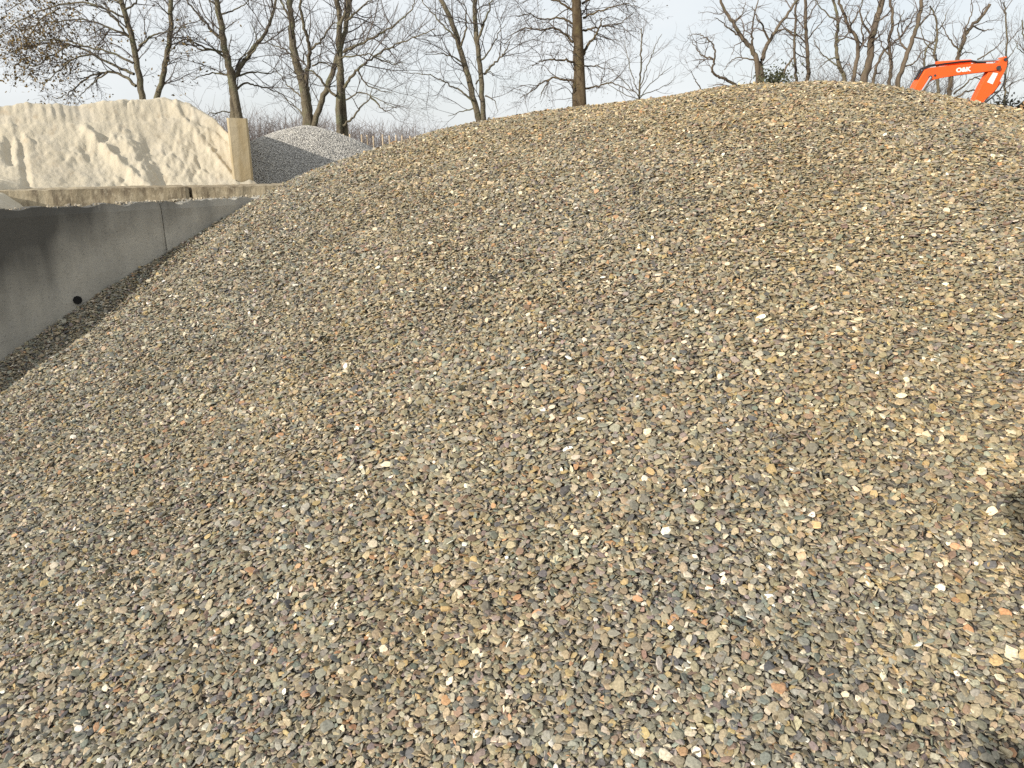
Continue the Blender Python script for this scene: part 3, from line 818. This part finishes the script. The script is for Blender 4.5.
tree('broad gnarled tree with short trunk and twisted low left limb on the skyline', 27, [
    (10, 9, [(760, 100), (759.5, 80), (759, 62)]), (6, 2.5, [(757, 62), (751, 48), (741, 36), (733, 22), (724, 8), (716, -10)])], [
    (6, 2.5, [(762, 60), (767, 46), (775, 32), (786, 16), (797, 0), (806, -16)]), (3.5, 1, [(752, 50), (752, 36), (753, 22), (757, 6), (760, -10)]),
    (3.2, 1, [(770, 42), (762, 26), (756, 16), (752, 6)]), (4.5, 2.5, [(756, 92), (740, 88), (728, 80), (718, 76), (712, 72), (714, 62), (711, 58)]),
    (2.5, .8, [(711, 58), (702, 55), (696, 48), (692, 40)]), (2.8, .8, [(714, 62), (715, 52), (712, 44), (704, 37), (696, 34), (688, 36)]),
    (2, .6, [(702, 93), (698, 84), (694, 77), (690, 70)]), (2.6, .8, [(741, 36), (730, 30), (722, 22), (714, 18)]), (2.4, .8, [(733, 22), (742, 14), (746, 2)]),
    (2.6, .8, [(775, 32), (786, 30), (796, 36), (804, 34)]), (2.2, .7, [(754, 60), (742, 58), (732, 60), (724, 70)])],
    108, dict(dens=(2.2, 3.6, 4.0), len=((.5, 1.3), (.35, .8), (.2, .45)), wig=.34), bark=M_barkpale, twig=M_twig_pale, group=GRP2)
tree('slim upright tree wrapped in thin green ivy on the skyline', 30, [
    (5, 3, [(807, 92), (808, 72), (807, 50), (806, 30), (806, 10), (805, -20)]), (3.5, 2, [(797, 92), (796, 70), (794, 50), (795, 30), (796, 10), (798, -16)])], [
    (2, .7, [(807, 44), (796, 34), (784, 28), (776, 18)]), (2, .7, [(807, 40), (818, 26), (828, 14)]), (2, .7, [(808, 60), (796, 52), (786, 40)]), (1.8, .6, [(806, 22), (814, 8), (820, -6)])],
    109, dict(dens=(2.4, 3.2, 3.6), len=((.5, 1.3), (.35, .8), (.2, .45)), wig=.2), bark=M_barkpale, twig=M_twig_pale, leaves=(M_ivy, .045, .30, 1, lambda t: 1.0 if t[2] > 3.5 else .4), group=GRP2)
tree('thin dark sinuous tree right of the ivy wrapped one', 28, [
    (5, 2.5, [(846, 92), (844, 76), (838, 60), (836, 42), (838, 24), (835, 6), (828, -14)])], [
    (2.6, .8, [(842, 72), (832, 62), (822, 54), (814, 40)]), (2.4, .8, [(836, 44), (846, 36), (850, 24), (846, 10)]), (2.4, .8, [(838, 22), (828, 14), (818, 4), (812, -8)]),
    (2.4, .7, [(838, 58), (828, 60), (818, 70)])],
    110, dict(dens=(2.2, 3.2, 3.6), len=((.5, 1.2), (.35, .8), (.2, .45)), wig=.32), twig=M_twig_pale, group=GRP2)
tree('stout brown trunked tree forking wide just above the heap crest', 27, [
    (9, 6, [(863, 100), (864, 82), (869, 60), (871, 40), (876, 22), (881, 4), (884, -20)]), (5, 2.5, [(853, 96), (854, 76), (858, 52), (855, 36), (849, 28), (842, 10), (836, -8)])], [
    (4.5, 1.2, [(872, 86), (876, 68), (883, 52), (892, 44), (902, 36), (910, 22), (918, 10)]), (3.4, 1, [(872, 36), (864, 24), (860, 10), (866, -6)]),
    (3, 1, [(858, 50), (864, 40), (862, 26), (870, 10)]), (3, .9, [(849, 28), (856, 16), (862, 4)]), (2.6, .8, [(876, 22), (888, 14), (896, 2)]), (2.4, .8, [(871, 42), (882, 34), (890, 20)])],
    111, dict(dens=(2.3, 3.2, 3.6), len=((.5, 1.3), (.35, .8), (.2, .45)), wig=.28), bark=M_barkpale, twig=M_twig_pale, group=GRP2)
tree('tree leaning right behind the excavator boom foot, with pale upper limbs', 27, [
    (6, 3.5, [(894, 100), (898, 82), (904, 64), (910, 46), (917, 26), (921, 6), (924, -16)]), (4.5, 2.5, [(890, 100), (890, 80), (891, 60), (889, 40), (893, 22), (890, 2), (884, -14)])], [
    (3, .9, [(908, 52), (900, 40), (898, 26), (904, 10)]), (3, .9, [(916, 28), (926, 18), (934, 6)]), (2.4, .8, [(891, 58), (882, 46), (878, 30)]), (2.4, .8, [(902, 68), (914, 62), (922, 52), (930, 46), (938, 34)])],
    112, dict(dens=(2.3, 3.2, 3.6), len=((.5, 1.3), (.35, .8), (.2, .45)), wig=.28), bark=M_barkpale, twig=M_twig_pale, group=GRP2)
tree('slender twisted tree rising directly behind the bend of the orange boom', 25, [
    (3.6, 1.6, [(938, 104), (938, 82), (937, 66), (934, 52), (938, 36), (936, 20), (930, 6)]), (2.6, 1.4, [(926, 104), (925, 86), (924, 60), (928, 46), (936, 40), (938, 30)])], [
    (2, .7, [(935, 52), (926, 44), (922, 32), (920, 22)]), (1.8, .6, [(937, 32), (944, 22), (948, 10)])],
    113, dict(dens=(2.4, 3.2, 3.6), len=((.4, 1.0), (.3, .7), (.2, .4)), wig=.3), twig=M_twig_pale, group=GRP2)
tree('pale trunked spreading tree standing behind the middle of the orange boom', 28, [
    (5.5, 3, [(948, 112), (949, 92), (951, 80), (956, 64), (960, 50), (965, 38), (972, 26), (982, 16), (990, 4)])], [
    (2.6, .8, [(960, 52), (952, 42), (946, 34), (941, 22)]), (2.4, .8, [(965, 38), (966, 26), (972, 12), (970, -4)]), (2.6, .8, [(972, 66), (980, 58), (990, 52), (998, 46), (1004, 38)]),
    (2.4, .8, [(972, 26), (984, 30), (994, 28)]), (2.6, .8, [(954, 94), (966, 84), (974, 78), (984, 82), (992, 90)]), (2.8, .8, [(956, 98), (966, 92), (978, 90), (992, 92), (1006, 90)]),
    (2, .6, [(958, 58), (966, 52), (976, 54)])],
    114, dict(dens=(2.4, 3.2, 3.6), len=((.5, 1.2), (.35, .8), (.2, .45)), wig=.26), bark=M_barkpale, twig=M_twig_pale, group=GRP2)
tree('thin upright pale tree at the right edge beyond the excavator stick', 30, [
    (2.6, 1.4, [(1004, 116), (1005, 92), (1006, 66), (1007, 40), (1006, 18), (1004, 2)]), (2.4, 1.3, [(1032, 116), (1032, 80), (1028, 56), (1024, 36), (1022, 20)])], [
    (1.6, .5, [(1006, 62), (1014, 50), (1020, 38)]), (1.6, .5, [(1006, 76), (996, 64), (990, 52)]), (1.6, .5, [(1004, 90), (1014, 82), (1026, 78)]), (1.6, .5, [(1028, 58), (1018, 48), (1014, 36)])],
    115, dict(dens=(2.8, 3.8, 4.0), len=((.5, 1.2), (.35, .8), (.2, .4)), rad=(.018, .009, .0045), up=.16), twig=M_twig_pale, group=GRP2)

# leaning snag: a pale broken stem
sn = pix_poly([(774, 92), (780, 78), (786, 68), (793, 58)], 3.6, 1.8, 26, random.Random(4), 0, .2)
o = tubes('fallen_stem', [sn], M_barkpale, 8); tag(o, 'short pale broken stem leaning right beside the ivy bush', 'dead branch')


def bush(name, label, c, rx, rz, n, mat, size, seed, stems=40):
    rnd = random.Random(seed); pts = []; st = []
    base = np.array([c[0], c[1], GZ])
    for _ in range(stems):
        tip = np.array(c) + np.array([rnd.gauss(0, rx * .5), rnd.gauss(0, rx * .5), rnd.gauss(0, rz * .45)])
        b = base + np.array([rnd.gauss(0, rx * .25), rnd.gauss(0, rx * .25), 0]); m = (b + tip) / 2 + np.array([rnd.gauss(0, .1), rnd.gauss(0, .1), .15])
        st.append((np.array([b, m, tip]), np.array([.012, .008, .003])))
        for _ in range(max(1, n // stems)): pts.append(tip + np.array([rnd.gauss(0, .16) for _ in range(3)]))
    e = empty(name, tuple(float(x) for x in base)); tag(e, label, 'bush')
    tubes('stem', [(p - base, r) for p, r in st], M_twig, 4, e)
    V = leaf_quads(pts, size, rnd, 1, .02) - base; mesh_np('foliage', V, np.arange(len(V)), np.arange(len(V) // 4) * 4, mat, e, False)


bush('ivy_bush', 'dark green ivy bush peeping over the crest beside the gnarled short trunk', at(774, 81, 25.5), .50, .22, 800, M_ivy, .05, 1)
bush('dark_bush', 'small dark bush at the right end of the heap crest', at(1006, 107, 24), .42, .2, 520, plain('dark_bush_leaf', (.04, .04, .028), .7, var=.4, scale=3), .05, 3, 30)


# brush: one mass of far thin stems
def thicket(name, label, X0, X1, Y0, Y1, n, hfun, mat, seed, r0, tw=4):
    rnd = random.Random(seed); polys = []
    for _ in range(n):
        y = rnd.uniform(Y0, Y1); x = rnd.uniform(X0, X1) * y / Y1; h = hfun(x / y, rnd)
        if h < .4: continue
        b = np.array([x, y, GZ]); lean = np.array([rnd.gauss(0, .12), rnd.gauss(0, .12), 1])
        p = [b]
        for i in range(4): p.append(p[-1] + unit(lean + np.array([rnd.gauss(0, .16), rnd.gauss(0, .16), 0])) * h / 4)
        p = np.array(p); polys.append((p, np.linspace(r0, r0 * .25, 5)))
        for _ in range(tw):
            f = rnd.uniform(.35, 1) * 3.99; i = int(f); q = p[i] + (p[i + 1] - p[i]) * (f - i)
            d = unit(np.array([rnd.gauss(0, .7), rnd.gauss(0, .7), rnd.uniform(.2, 1.1)])); l = h * rnd.uniform(.15, .4)
            polys.append((np.array([q, q + d * l * .5, q + d * l + np.array([0, 0, .1 * l])]), np.array([r0 * .5, r0 * .35, r0 * .15])))
    o = tubes(name, polys, mat, 3); tag(o, label, 'woodland', kind='stuff')


def h_far(s, rnd):
    px = 512 + F * s
    base = np.interp(px, [-100, 150, 240, 330, 420, 470, 600, 760, 820, 1030, 1200], [2.5, 4.4, 4.9, 4.6, 3.8, 2.8, 3.0, 4.0, 5.5, 4.0, 4.0])
    return base * rnd.uniform(.55, 1.05)


thicket('distant_woodland', 'hazy grey-brown line of far bare woodland behind the left trees', -75, 75, 62, 80, 7000, h_far, M_wood, 5, .032, 6)


def h_under(s, rnd):
    px = 512 + F * s
    return np.interp(px, [735, 765, 800, 870, 920, 935, 1040], [.0, 3.6, 4.6, 4.8, 4.2, 2.9, 2.6]) * rnd.uniform(.5, 1.15)


thicket('undergrowth', 'tangle of thin bare stems filling between the right hand trees', 9.5, 25, 31, 35, 1100, h_under, M_twig_pale, 6, .013, 9)

# ------------------------------------------------------------------ paling fence behind the grey heap
fe = empty('wooden_fence', tuple(float(c) for c in (at(380, 150, 22)[0], 22.0, GZ))); tag(fe, 'row of pale timber fence posts with wire between the grey heap and pebble slope', 'fence')
fo = np.array(fe.location)
tops_ = [(361.5, 134.5), (367.5, 135), (373.5, 136), (382, 134.5), (388.6, 135.5), (396, 134.8), (402.6, 135.5), (350, 134), (409.5, 136), (343, 134)]
wires = []
for i, (a, b) in enumerate(tops_):
    yy = 22 + (i % 3) * .12
    p = at(a, b, yy); bm = bmesh.new()
    rod(bm, (p[0] - fo[0] + .02 * math.sin(i * 2.1), yy - fo[1], -.05), (p[0] - fo[0] + .02 * math.sin(i * 5), yy - fo[1], p[2] - fo[2]), .024 + .005 * (i % 2), 8, .021)
    bm_obj('post', bm, M_post, fe)
for hz in (1.75, 2.05):
    bm = bmesh.new(); xa, xb = at(343, 140, 22)[0], at(409.5, 140, 22)[0]
    rod(bm, (xa - fo[0], .035, hz), (xb - fo[0], .035, hz + .02), .006, 6); bm_obj('wire', bm, M_wire, fe)


# soil mounds
def mound(name, label, c, rx, ry, top, mat, seed):
    x, y = np.meshgrid(np.linspace(-1.6, 1.6, 50), np.linspace(-1.6, 1.6, 50), indexing='ij')
    z = (top - GZ) * np.exp(-(x * x + y * y) * 1.3) + GZ - .08 + .10 * fbm(x * 3, y * 3, 4, seed)
    o = grid_mesh(name, c[0] + x * rx, c[1] + y * ry, z, mat, True, origin=(float(c[0]), float(c[1]), GZ)); tag(o, label, 'soil mound')


pm = at(393, 138, 17); mound('soil_mound', 'low orange-tan mound just behind the pebble slope in front of the fence', pm, .75, 1.2, float(pm[2]) + .02, M_soil, 3)
pm = at(1028, 99, 25); mound('soil_mound', 'dull brown mound at the far right edge behind the heap', pm, 1.1, 1.6, float(pm[2]) + .05, M_soil, 8)

# ------------------------------------------------------------------ excavator
EY = 22.0
eo = np.array([at(880, 100, EY)[0], EY, GZ])
ex = empty('excavator', tuple(float(c) for c in eo)); tag(ex, 'orange excavator behind the heap with only its raised boom and stick showing', 'excavator')
E2 = lambda x, y: (float(at(x, y, EY)[0] - eo[0]), float(at(x, y, EY)[2] - eo[2]))
# boom: bent box section, foot hidden behind the heap
bm = bmesh.new()
prism(bm, [E2(*p) for p in [(899, 112), (908, 97), (914, 84), (922, 71), (928, 68.2), (944, 66.2), (968, 64.3), (992, 63.8), (997, 64.2), (998, 69.5), (993, 71.2), (974, 73.4), (952, 76.2), (936, 79), (930, 80.6), (926, 83), (921, 91), (914, 104), (908, 116)]], None, -.15, .15)
boom = bm_obj('boom', bm, M_orange, ex, bevel=.015)
# stick: lever ear at the top, long body down to the bucket end
bm = bmesh.new()
prism(bm, [E2(*p) for p in [(1000.5, 57.6), (1004, 56.6), (1005.2, 60.5), (1004.4, 67), (1002, 72.5), (998.6, 79), (994.6, 88), (991, 92.5), (983, 100), (980, 105), (974, 103.5), (972, 101), (975, 94), (980, 84), (986.5, 72), (991, 68), (996, 63.5)]], None, -.11, .11)
stick = bm_obj('stick', bm, M_orange, ex, bevel=.012)


def pin(parent, x, y, r, w, name='pivot_pin'):
    a = E2(x, y); bm = bmesh.new(); rod(bm, (a[0], -w, a[1]), (a[0], w, a[1]), r, 16); return bm_obj(name, bm, M_dark, parent)


pin(stick, 994.8, 68.5, .055, .19); pin(stick, 1002.4, 60, .04, .15); pin(boom, 927, 77.8, .045, .18); pin(boom, 932, 76, .03, .165)


def cyl(name, a, b, r, rr, split, y0, parent):
    a3 = Vector((E2(*a)[0], y0, E2(*a)[1])); b3 = Vector((E2(*b)[0], y0, E2(*b)[1])); m3 = a3.lerp(b3, split)
    bm = bmesh.new(); rod(bm, a3, m3, r, 14); o = bm_obj(name, bm, M_orange, parent, smooth=False)
    bm = bmesh.new(); rod(bm, m3, b3, rr, 12); bm_obj('piston_rod', bm, M_steel, o)
    return o


cyl('hydraulic_cylinder', (936, 63.8), (1002.4, 60), .062, .032, .52, 0, ex)
cyl('hydraulic_cylinder', (905, 112), (927, 77.8), .06, .034, .45, -.20, ex)
cyl('hydraulic_cylinder', (905, 112), (927, 77.8), .06, .034, .45, .20, ex)
cyl('hydraulic_cylinder', (999, 82), (983, 104), .045, .026, .55, -.03, ex)
# hoses over the boom
for yy, lift in ((-.08, 0), (.03, .02), (.09, .01)):
    pts = [(916, 80), (922, 69.2), (930, 66.2), (944, 64.0), (958, 62.2), (970, 61.2), (976, 62.5), (984, 63.2)]
    P = np.array([[E2(a, b)[0], yy, E2(a, b)[1] + lift] for a, b in pts])
    tubes('hose', [(P, np.full(len(P), .022))], M_black, 8, ex)
P = np.array([[E2(a, b)[0], -.12, E2(a, b)[1]] for a, b in [(1003, 74), (1001, 84), (997, 91), (990, 97), (983, 103)]])
tubes('hose', [(P, np.full(len(P), .02))], M_black, 8, ex)
# lettering on the boom and the pale plate on the stick
cu = bpy.data.curves.new('lettering', 'FONT'); cu.body = 'O&K'; cu.size = .145; cu.align_x = 'CENTER'; cu.align_y = 'CENTER'; cu.extrude = .003; cu.offset = .008
tmp = bpy.data.objects.new('tmp', cu); COL.objects.link(tmp)
dg = bpy.context.evaluated_depsgraph_get(); me = bpy.data.meshes.new_from_object(tmp.evaluated_get(dg)); COL.objects.unlink(tmp); bpy.data.objects.remove(tmp)
me.materials.clear(); me.materials.append(M_white); me.name = 'lettering'
lt = bpy.data.objects.new('lettering', me); link(lt, boom)
c0 = E2(960, 70.4); lt.location = (c0[0], -.156, c0[1]); lt.rotation_euler = (R(90), R(-5), 0); lt.scale = (1.25, 1, 1)
bm = bmesh.new(); prism(bm, [E2(*p) for p in [(990.6, 73), (995.4, 73.6), (990, 84.6), (984.6, 82.6)]], None, -.117, -.108); bm_obj('marking_plate', bm, M_white, stick)
# bucket, curled under the stick
bm = bmesh.new()
prof = [(972, 104), (984, 106), (990, 114), (988, 124), (978, 130), (966, 128), (962, 122), (974, 122), (979, 116)]
prism(bm, [E2(*p) for p in prof], None, -.30, .30)
for k in range(4):
    x0 = E2(962, 122); box(bm, (x0[0] - .14, -.28 + k * .16, x0[1] - .03), (x0[0] + .02, -.20 + k * .16, x0[1] + .02))
bm_obj('bucket', bm, M_dark, ex, bevel=.01)
# house, cab and tracks
bm = bmesh.new(); prism(bm, [(-2.3, .85), (-2.35, 1.45), (-2.1, 1.75), (-.95, 1.75), (-.85, 1.35), (.35, 1.3), (.55, 1.0), (.55, .8), (-2.2, .8)], None, -.95, .95); bm_obj('house', bm, M_orange, ex, bevel=.04)
bm = bmesh.new(); prism(bm, [(-.9, 1.3), (-.95, 2.45), (-.75, 2.6), (.1, 2.6), (.35, 2.3), (.5, 1.3)], None, .15, .95); cab = bm_obj('cab', bm, M_dark, ex, bevel=.04)
for y0 in (.142, .953):
    bm = bmesh.new(); prism(bm, [(-.7, 1.7), (-.72, 2.42), (.05, 2.45), (.25, 2.2), (.36, 1.7)], None, y0, y0 + .005); bm_obj('window', bm, M_glass, cab)
for s in (-1, 1):
    bm = bmesh.new()
    pts = [(1.25 * math.copysign(1, math.cos(a)) * 1 + .32 * math.cos(a), .34 + .33 * math.sin(a)) for a in np.linspace(-math.pi / 2 + .01, 1.5 * math.pi - .01, 26)]
    prism(bm, [(p[0] - .6, p[1]) for p in pts], None, s * .95 - .22, s * .95 + .22); tr = bm_obj('track', bm, M_black, ex, bevel=.01)
    for wx in (-1.25, -.6, 0, .6, 1.25):
        bm = bmesh.new(); rod(bm, (wx - .6, s * .95 - .235, .34), (wx - .6, s * .95 + .235, .34), .2, 16); bm_obj('wheel', bm, M_dark, tr)

bm = bmesh.new(); rod(bm, (-.6, 0, .45), (-.6, 0, .82), .55, 24); box(bm, (-1.2, -.74, .3), (0, .74, .5)); bm_obj('undercarriage', bm, M_dark, ex)

# ------------------------------------------------------------------ the photographer, whose shadow falls on the heap
PX, PY, PZ = -.30, -.23, GZ + .43


def skinned(name, verts, edges, radii, mat, parent=None, sub=2, loc=(0, 0, 0)):
    me = bpy.data.meshes.new(name); me.from_pydata(verts, edges, []); me.materials.append(mat)
    o = bpy.data.objects.new(name, me); o.location = loc; link(o, parent)
    m = o.modifiers.new('skin', 'SKIN'); m.use_smooth_shade = True
    sv = me.skin_vertices[0].data
    for i, r in enumerate(radii): sv[i].radius = (r, r) if not isinstance(r, tuple) else r
    sv[0].use_root = True
    s_ = o.modifiers.new('sub', 'SUBSURF'); s_.levels = sub; s_.render_levels = sub
    return o


per = empty('person', (PX, PY, PZ)); tag(per, 'person in dark jacket and jeans holding up a phone behind the viewpoint', 'person')
pv = [(0, 0, .92), (0, .0, 1.10), (0, .01, 1.28), (0, .015, 1.40), (0, .025, 1.50), (0, .04, 1.58), (0, .05, 1.70),
      (.17, .01, 1.41), (.40, .05, 1.42), (.39, .18, 1.50), (.365, .215, 1.57), (-.17, .01, 1.41), (-.465, .06, 1.69), (.0, .21, 1.55), (.115, .215, 1.575),
      (.10, 0, .86), (.12, .02, .50), (.13, -.01, .10), (.14, .12, .04), (-.10, 0, .86), (-.12, .02, .50), (-.13, -.01, .10), (-.14, .12, .04)]
pe_ = [(0, 1), (1, 2), (2, 3), (3, 4), (4, 5), (5, 6), (3, 7), (7, 8), (8, 9), (9, 10), (3, 11), (11, 12), (12, 13), (13, 14), (0, 15), (15, 16), (16, 17), (17, 18), (0, 19), (19, 20), (20, 21), (21, 22)]
pr = [(.15, .10), (.135, .095), (.16, .11), (.13, .09), .055, .075, (.085, .095), .065, .048, .034, .028, .065, .048, .034, .028, .085, .06, .042, .04, .085, .06, .042, .04]
body = skinned('body', pv, pe_, pr, M_skin, per)
# clothes: slightly larger skins over trunk and arms, and over the legs
idx = [0, 1, 2, 3, 7, 8, 9, 11, 12, 13]; mp_ = {v: i for i, v in enumerate(idx)}
jr = [(pr[i][0] + .022, pr[i][1] + .022) if isinstance(pr[i], tuple) else pr[i] + .034 for i in idx]
jr[5] = jr[8] = .088
skinned('jacket', [pv[i] for i in idx], [(mp_[a], mp_[b]) for a, b in pe_ if a in mp_ and b in mp_], jr, M_jacket, per)
idx = [0, 15, 16, 17, 19, 20, 21]; mp_ = {v: i for i, v in enumerate(idx)}
jr = [(pr[i][0] + .014, pr[i][1] + .014) if isinstance(pr[i], tuple) else pr[i] + .016 for i in idx]
skinned('jeans', [pv[i] for i in idx], [(mp_[a], mp_[b]) for a, b in pe_ if a in mp_ and b in mp_], jr, M_jeans, per)
bm = bmesh.new(); bmesh.ops.create_uvsphere(bm, u_segments=20, v_segments=12, radius=.108, matrix=Matrix.Translation((0, .03, 1.735)) @ Matrix.Diagonal((.92, 1.05, .78, 1))); bm_obj('hair', bm, M_hair, per, smooth=True)
for s in (-1, 1):
    ox = -PX
    vs, es, rs = [(ox + s * .125, .215, 1.57)], [], [(.028)]
    vs.append((ox + s * .115, .218, 1.60)); es.append((0, 1)); rs.append(.032)
    for k in range(4):
        b0 = len(vs); z0 = 1.585 + .021 * k
        vs += [(ox + s * .100, .245, z0 - .012), (ox + s * .088, .258 - .003 * k, z0 - .008), (ox + s * .074, .2585, z0 - .008)]
        es += [(1, b0), (b0, b0 + 1), (b0 + 1, b0 + 2)]; rs += [.0095, .0088, .0078]
    b0 = len(vs); vs += [(ox + s * .098, .222, 1.585), (ox + s * .078, .229, 1.595)]; es += [(1, b0), (b0, b0 + 1)]; rs += [.011, .009]
    skinned('hand', vs, es, rs, M_skin, per, 1)
bm = bmesh.new(); box(bm, (-.08, -.018, CZ - .045), (.08, -.010, CZ + .03)); ph = bm_obj('phone', bm, M_black, bevel=.003); tag(ph, 'black phone held up sideways by the person at the viewpoint', 'phone')

# ------------------------------------------------------------------ light, sky, camera
sun = bpy.data.lights.new('sun', 'SUN'); sun.energy = 3.8; sun.angle = R(.6); sun.color = (1, .93, .82)
so = bpy.data.objects.new('sun', sun); link(so); so.rotation_euler = Vector(SUN_DIR).to_track_quat('Z', 'Y').to_euler(); so.location = (-6, -8, 9)

w = bpy.data.worlds.new('World'); S.world = w; w.use_nodes = True
nt = w.node_tree; bg = nt.nodes['Background']
sky = nt.nodes.new('ShaderNodeTexSky'); sky.sky_type = 'NISHITA'; sky.sun_disc = False
sky.sun_elevation = SUN_EL; sky.sun_rotation = math.atan2(SUN_DIR[0], SUN_DIR[1]) % (2 * math.pi)
sky.air_density = 1.0; sky.dust_density = 2.0; sky.ozone_density = 1.5
tc = nt.nodes.new('ShaderNodeTexCoord')
mp = nt.nodes.new('ShaderNodeMapping'); mp.inputs['Scale'].default_value = (1.5, 1.5, 5.0); mp.inputs['Location'].default_value = (.4, .2, .15)
nz = nt.nodes.new('ShaderNodeTexNoise'); nz.inputs['Scale'].default_value = 1.4; nz.inputs['Detail'].default_value = 7; nz.inputs['Roughness'].default_value = .55
mr = nt.nodes.new('ShaderNodeMapRange'); mr.inputs['From Min'].default_value = .30; mr.inputs['From Max'].default_value = .62; mr.inputs['To Min'].default_value = .70; mr.inputs['To Max'].default_value = .97
mx = nt.nodes.new('ShaderNodeMix'); mx.data_type = 'RGBA'; mx.inputs['B'].default_value = (6.75, 7.0, 7.15, 1)
nt.links.new(tc.outputs['Generated'], mp.inputs['Vector']); nt.links.new(mp.outputs['Vector'], nz.inputs['Vector']); nt.links.new(nz.outputs['Fac'], mr.inputs['Value'])
nt.links.new(mr.outputs['Result'], mx.inputs['Factor']); nt.links.new(sky.outputs['Color'], mx.inputs['A']); nt.links.new(mx.outputs['Result'], bg.inputs['Color'])
bg.inputs['Strength'].default_value = .10

cam = bpy.data.cameras.new('camera'); co = bpy.data.objects.new('camera', cam); link(co)
cam.sensor_width = 36; cam.lens = F / 1024 * 36; cam.clip_start = .02; cam.clip_end = 3000
co.location = (0, 0, CZ); co.rotation_euler = (R(90) - PITCH, 0, 0)
S.camera = co
S.view_settings.view_transform = 'Standard'; S.view_settings.look = 'None'; S.view_settings.exposure = .45; S.view_settings.gamma = 1
S.cycles.max_bounces = 6; S.cycles.use_denoising = False
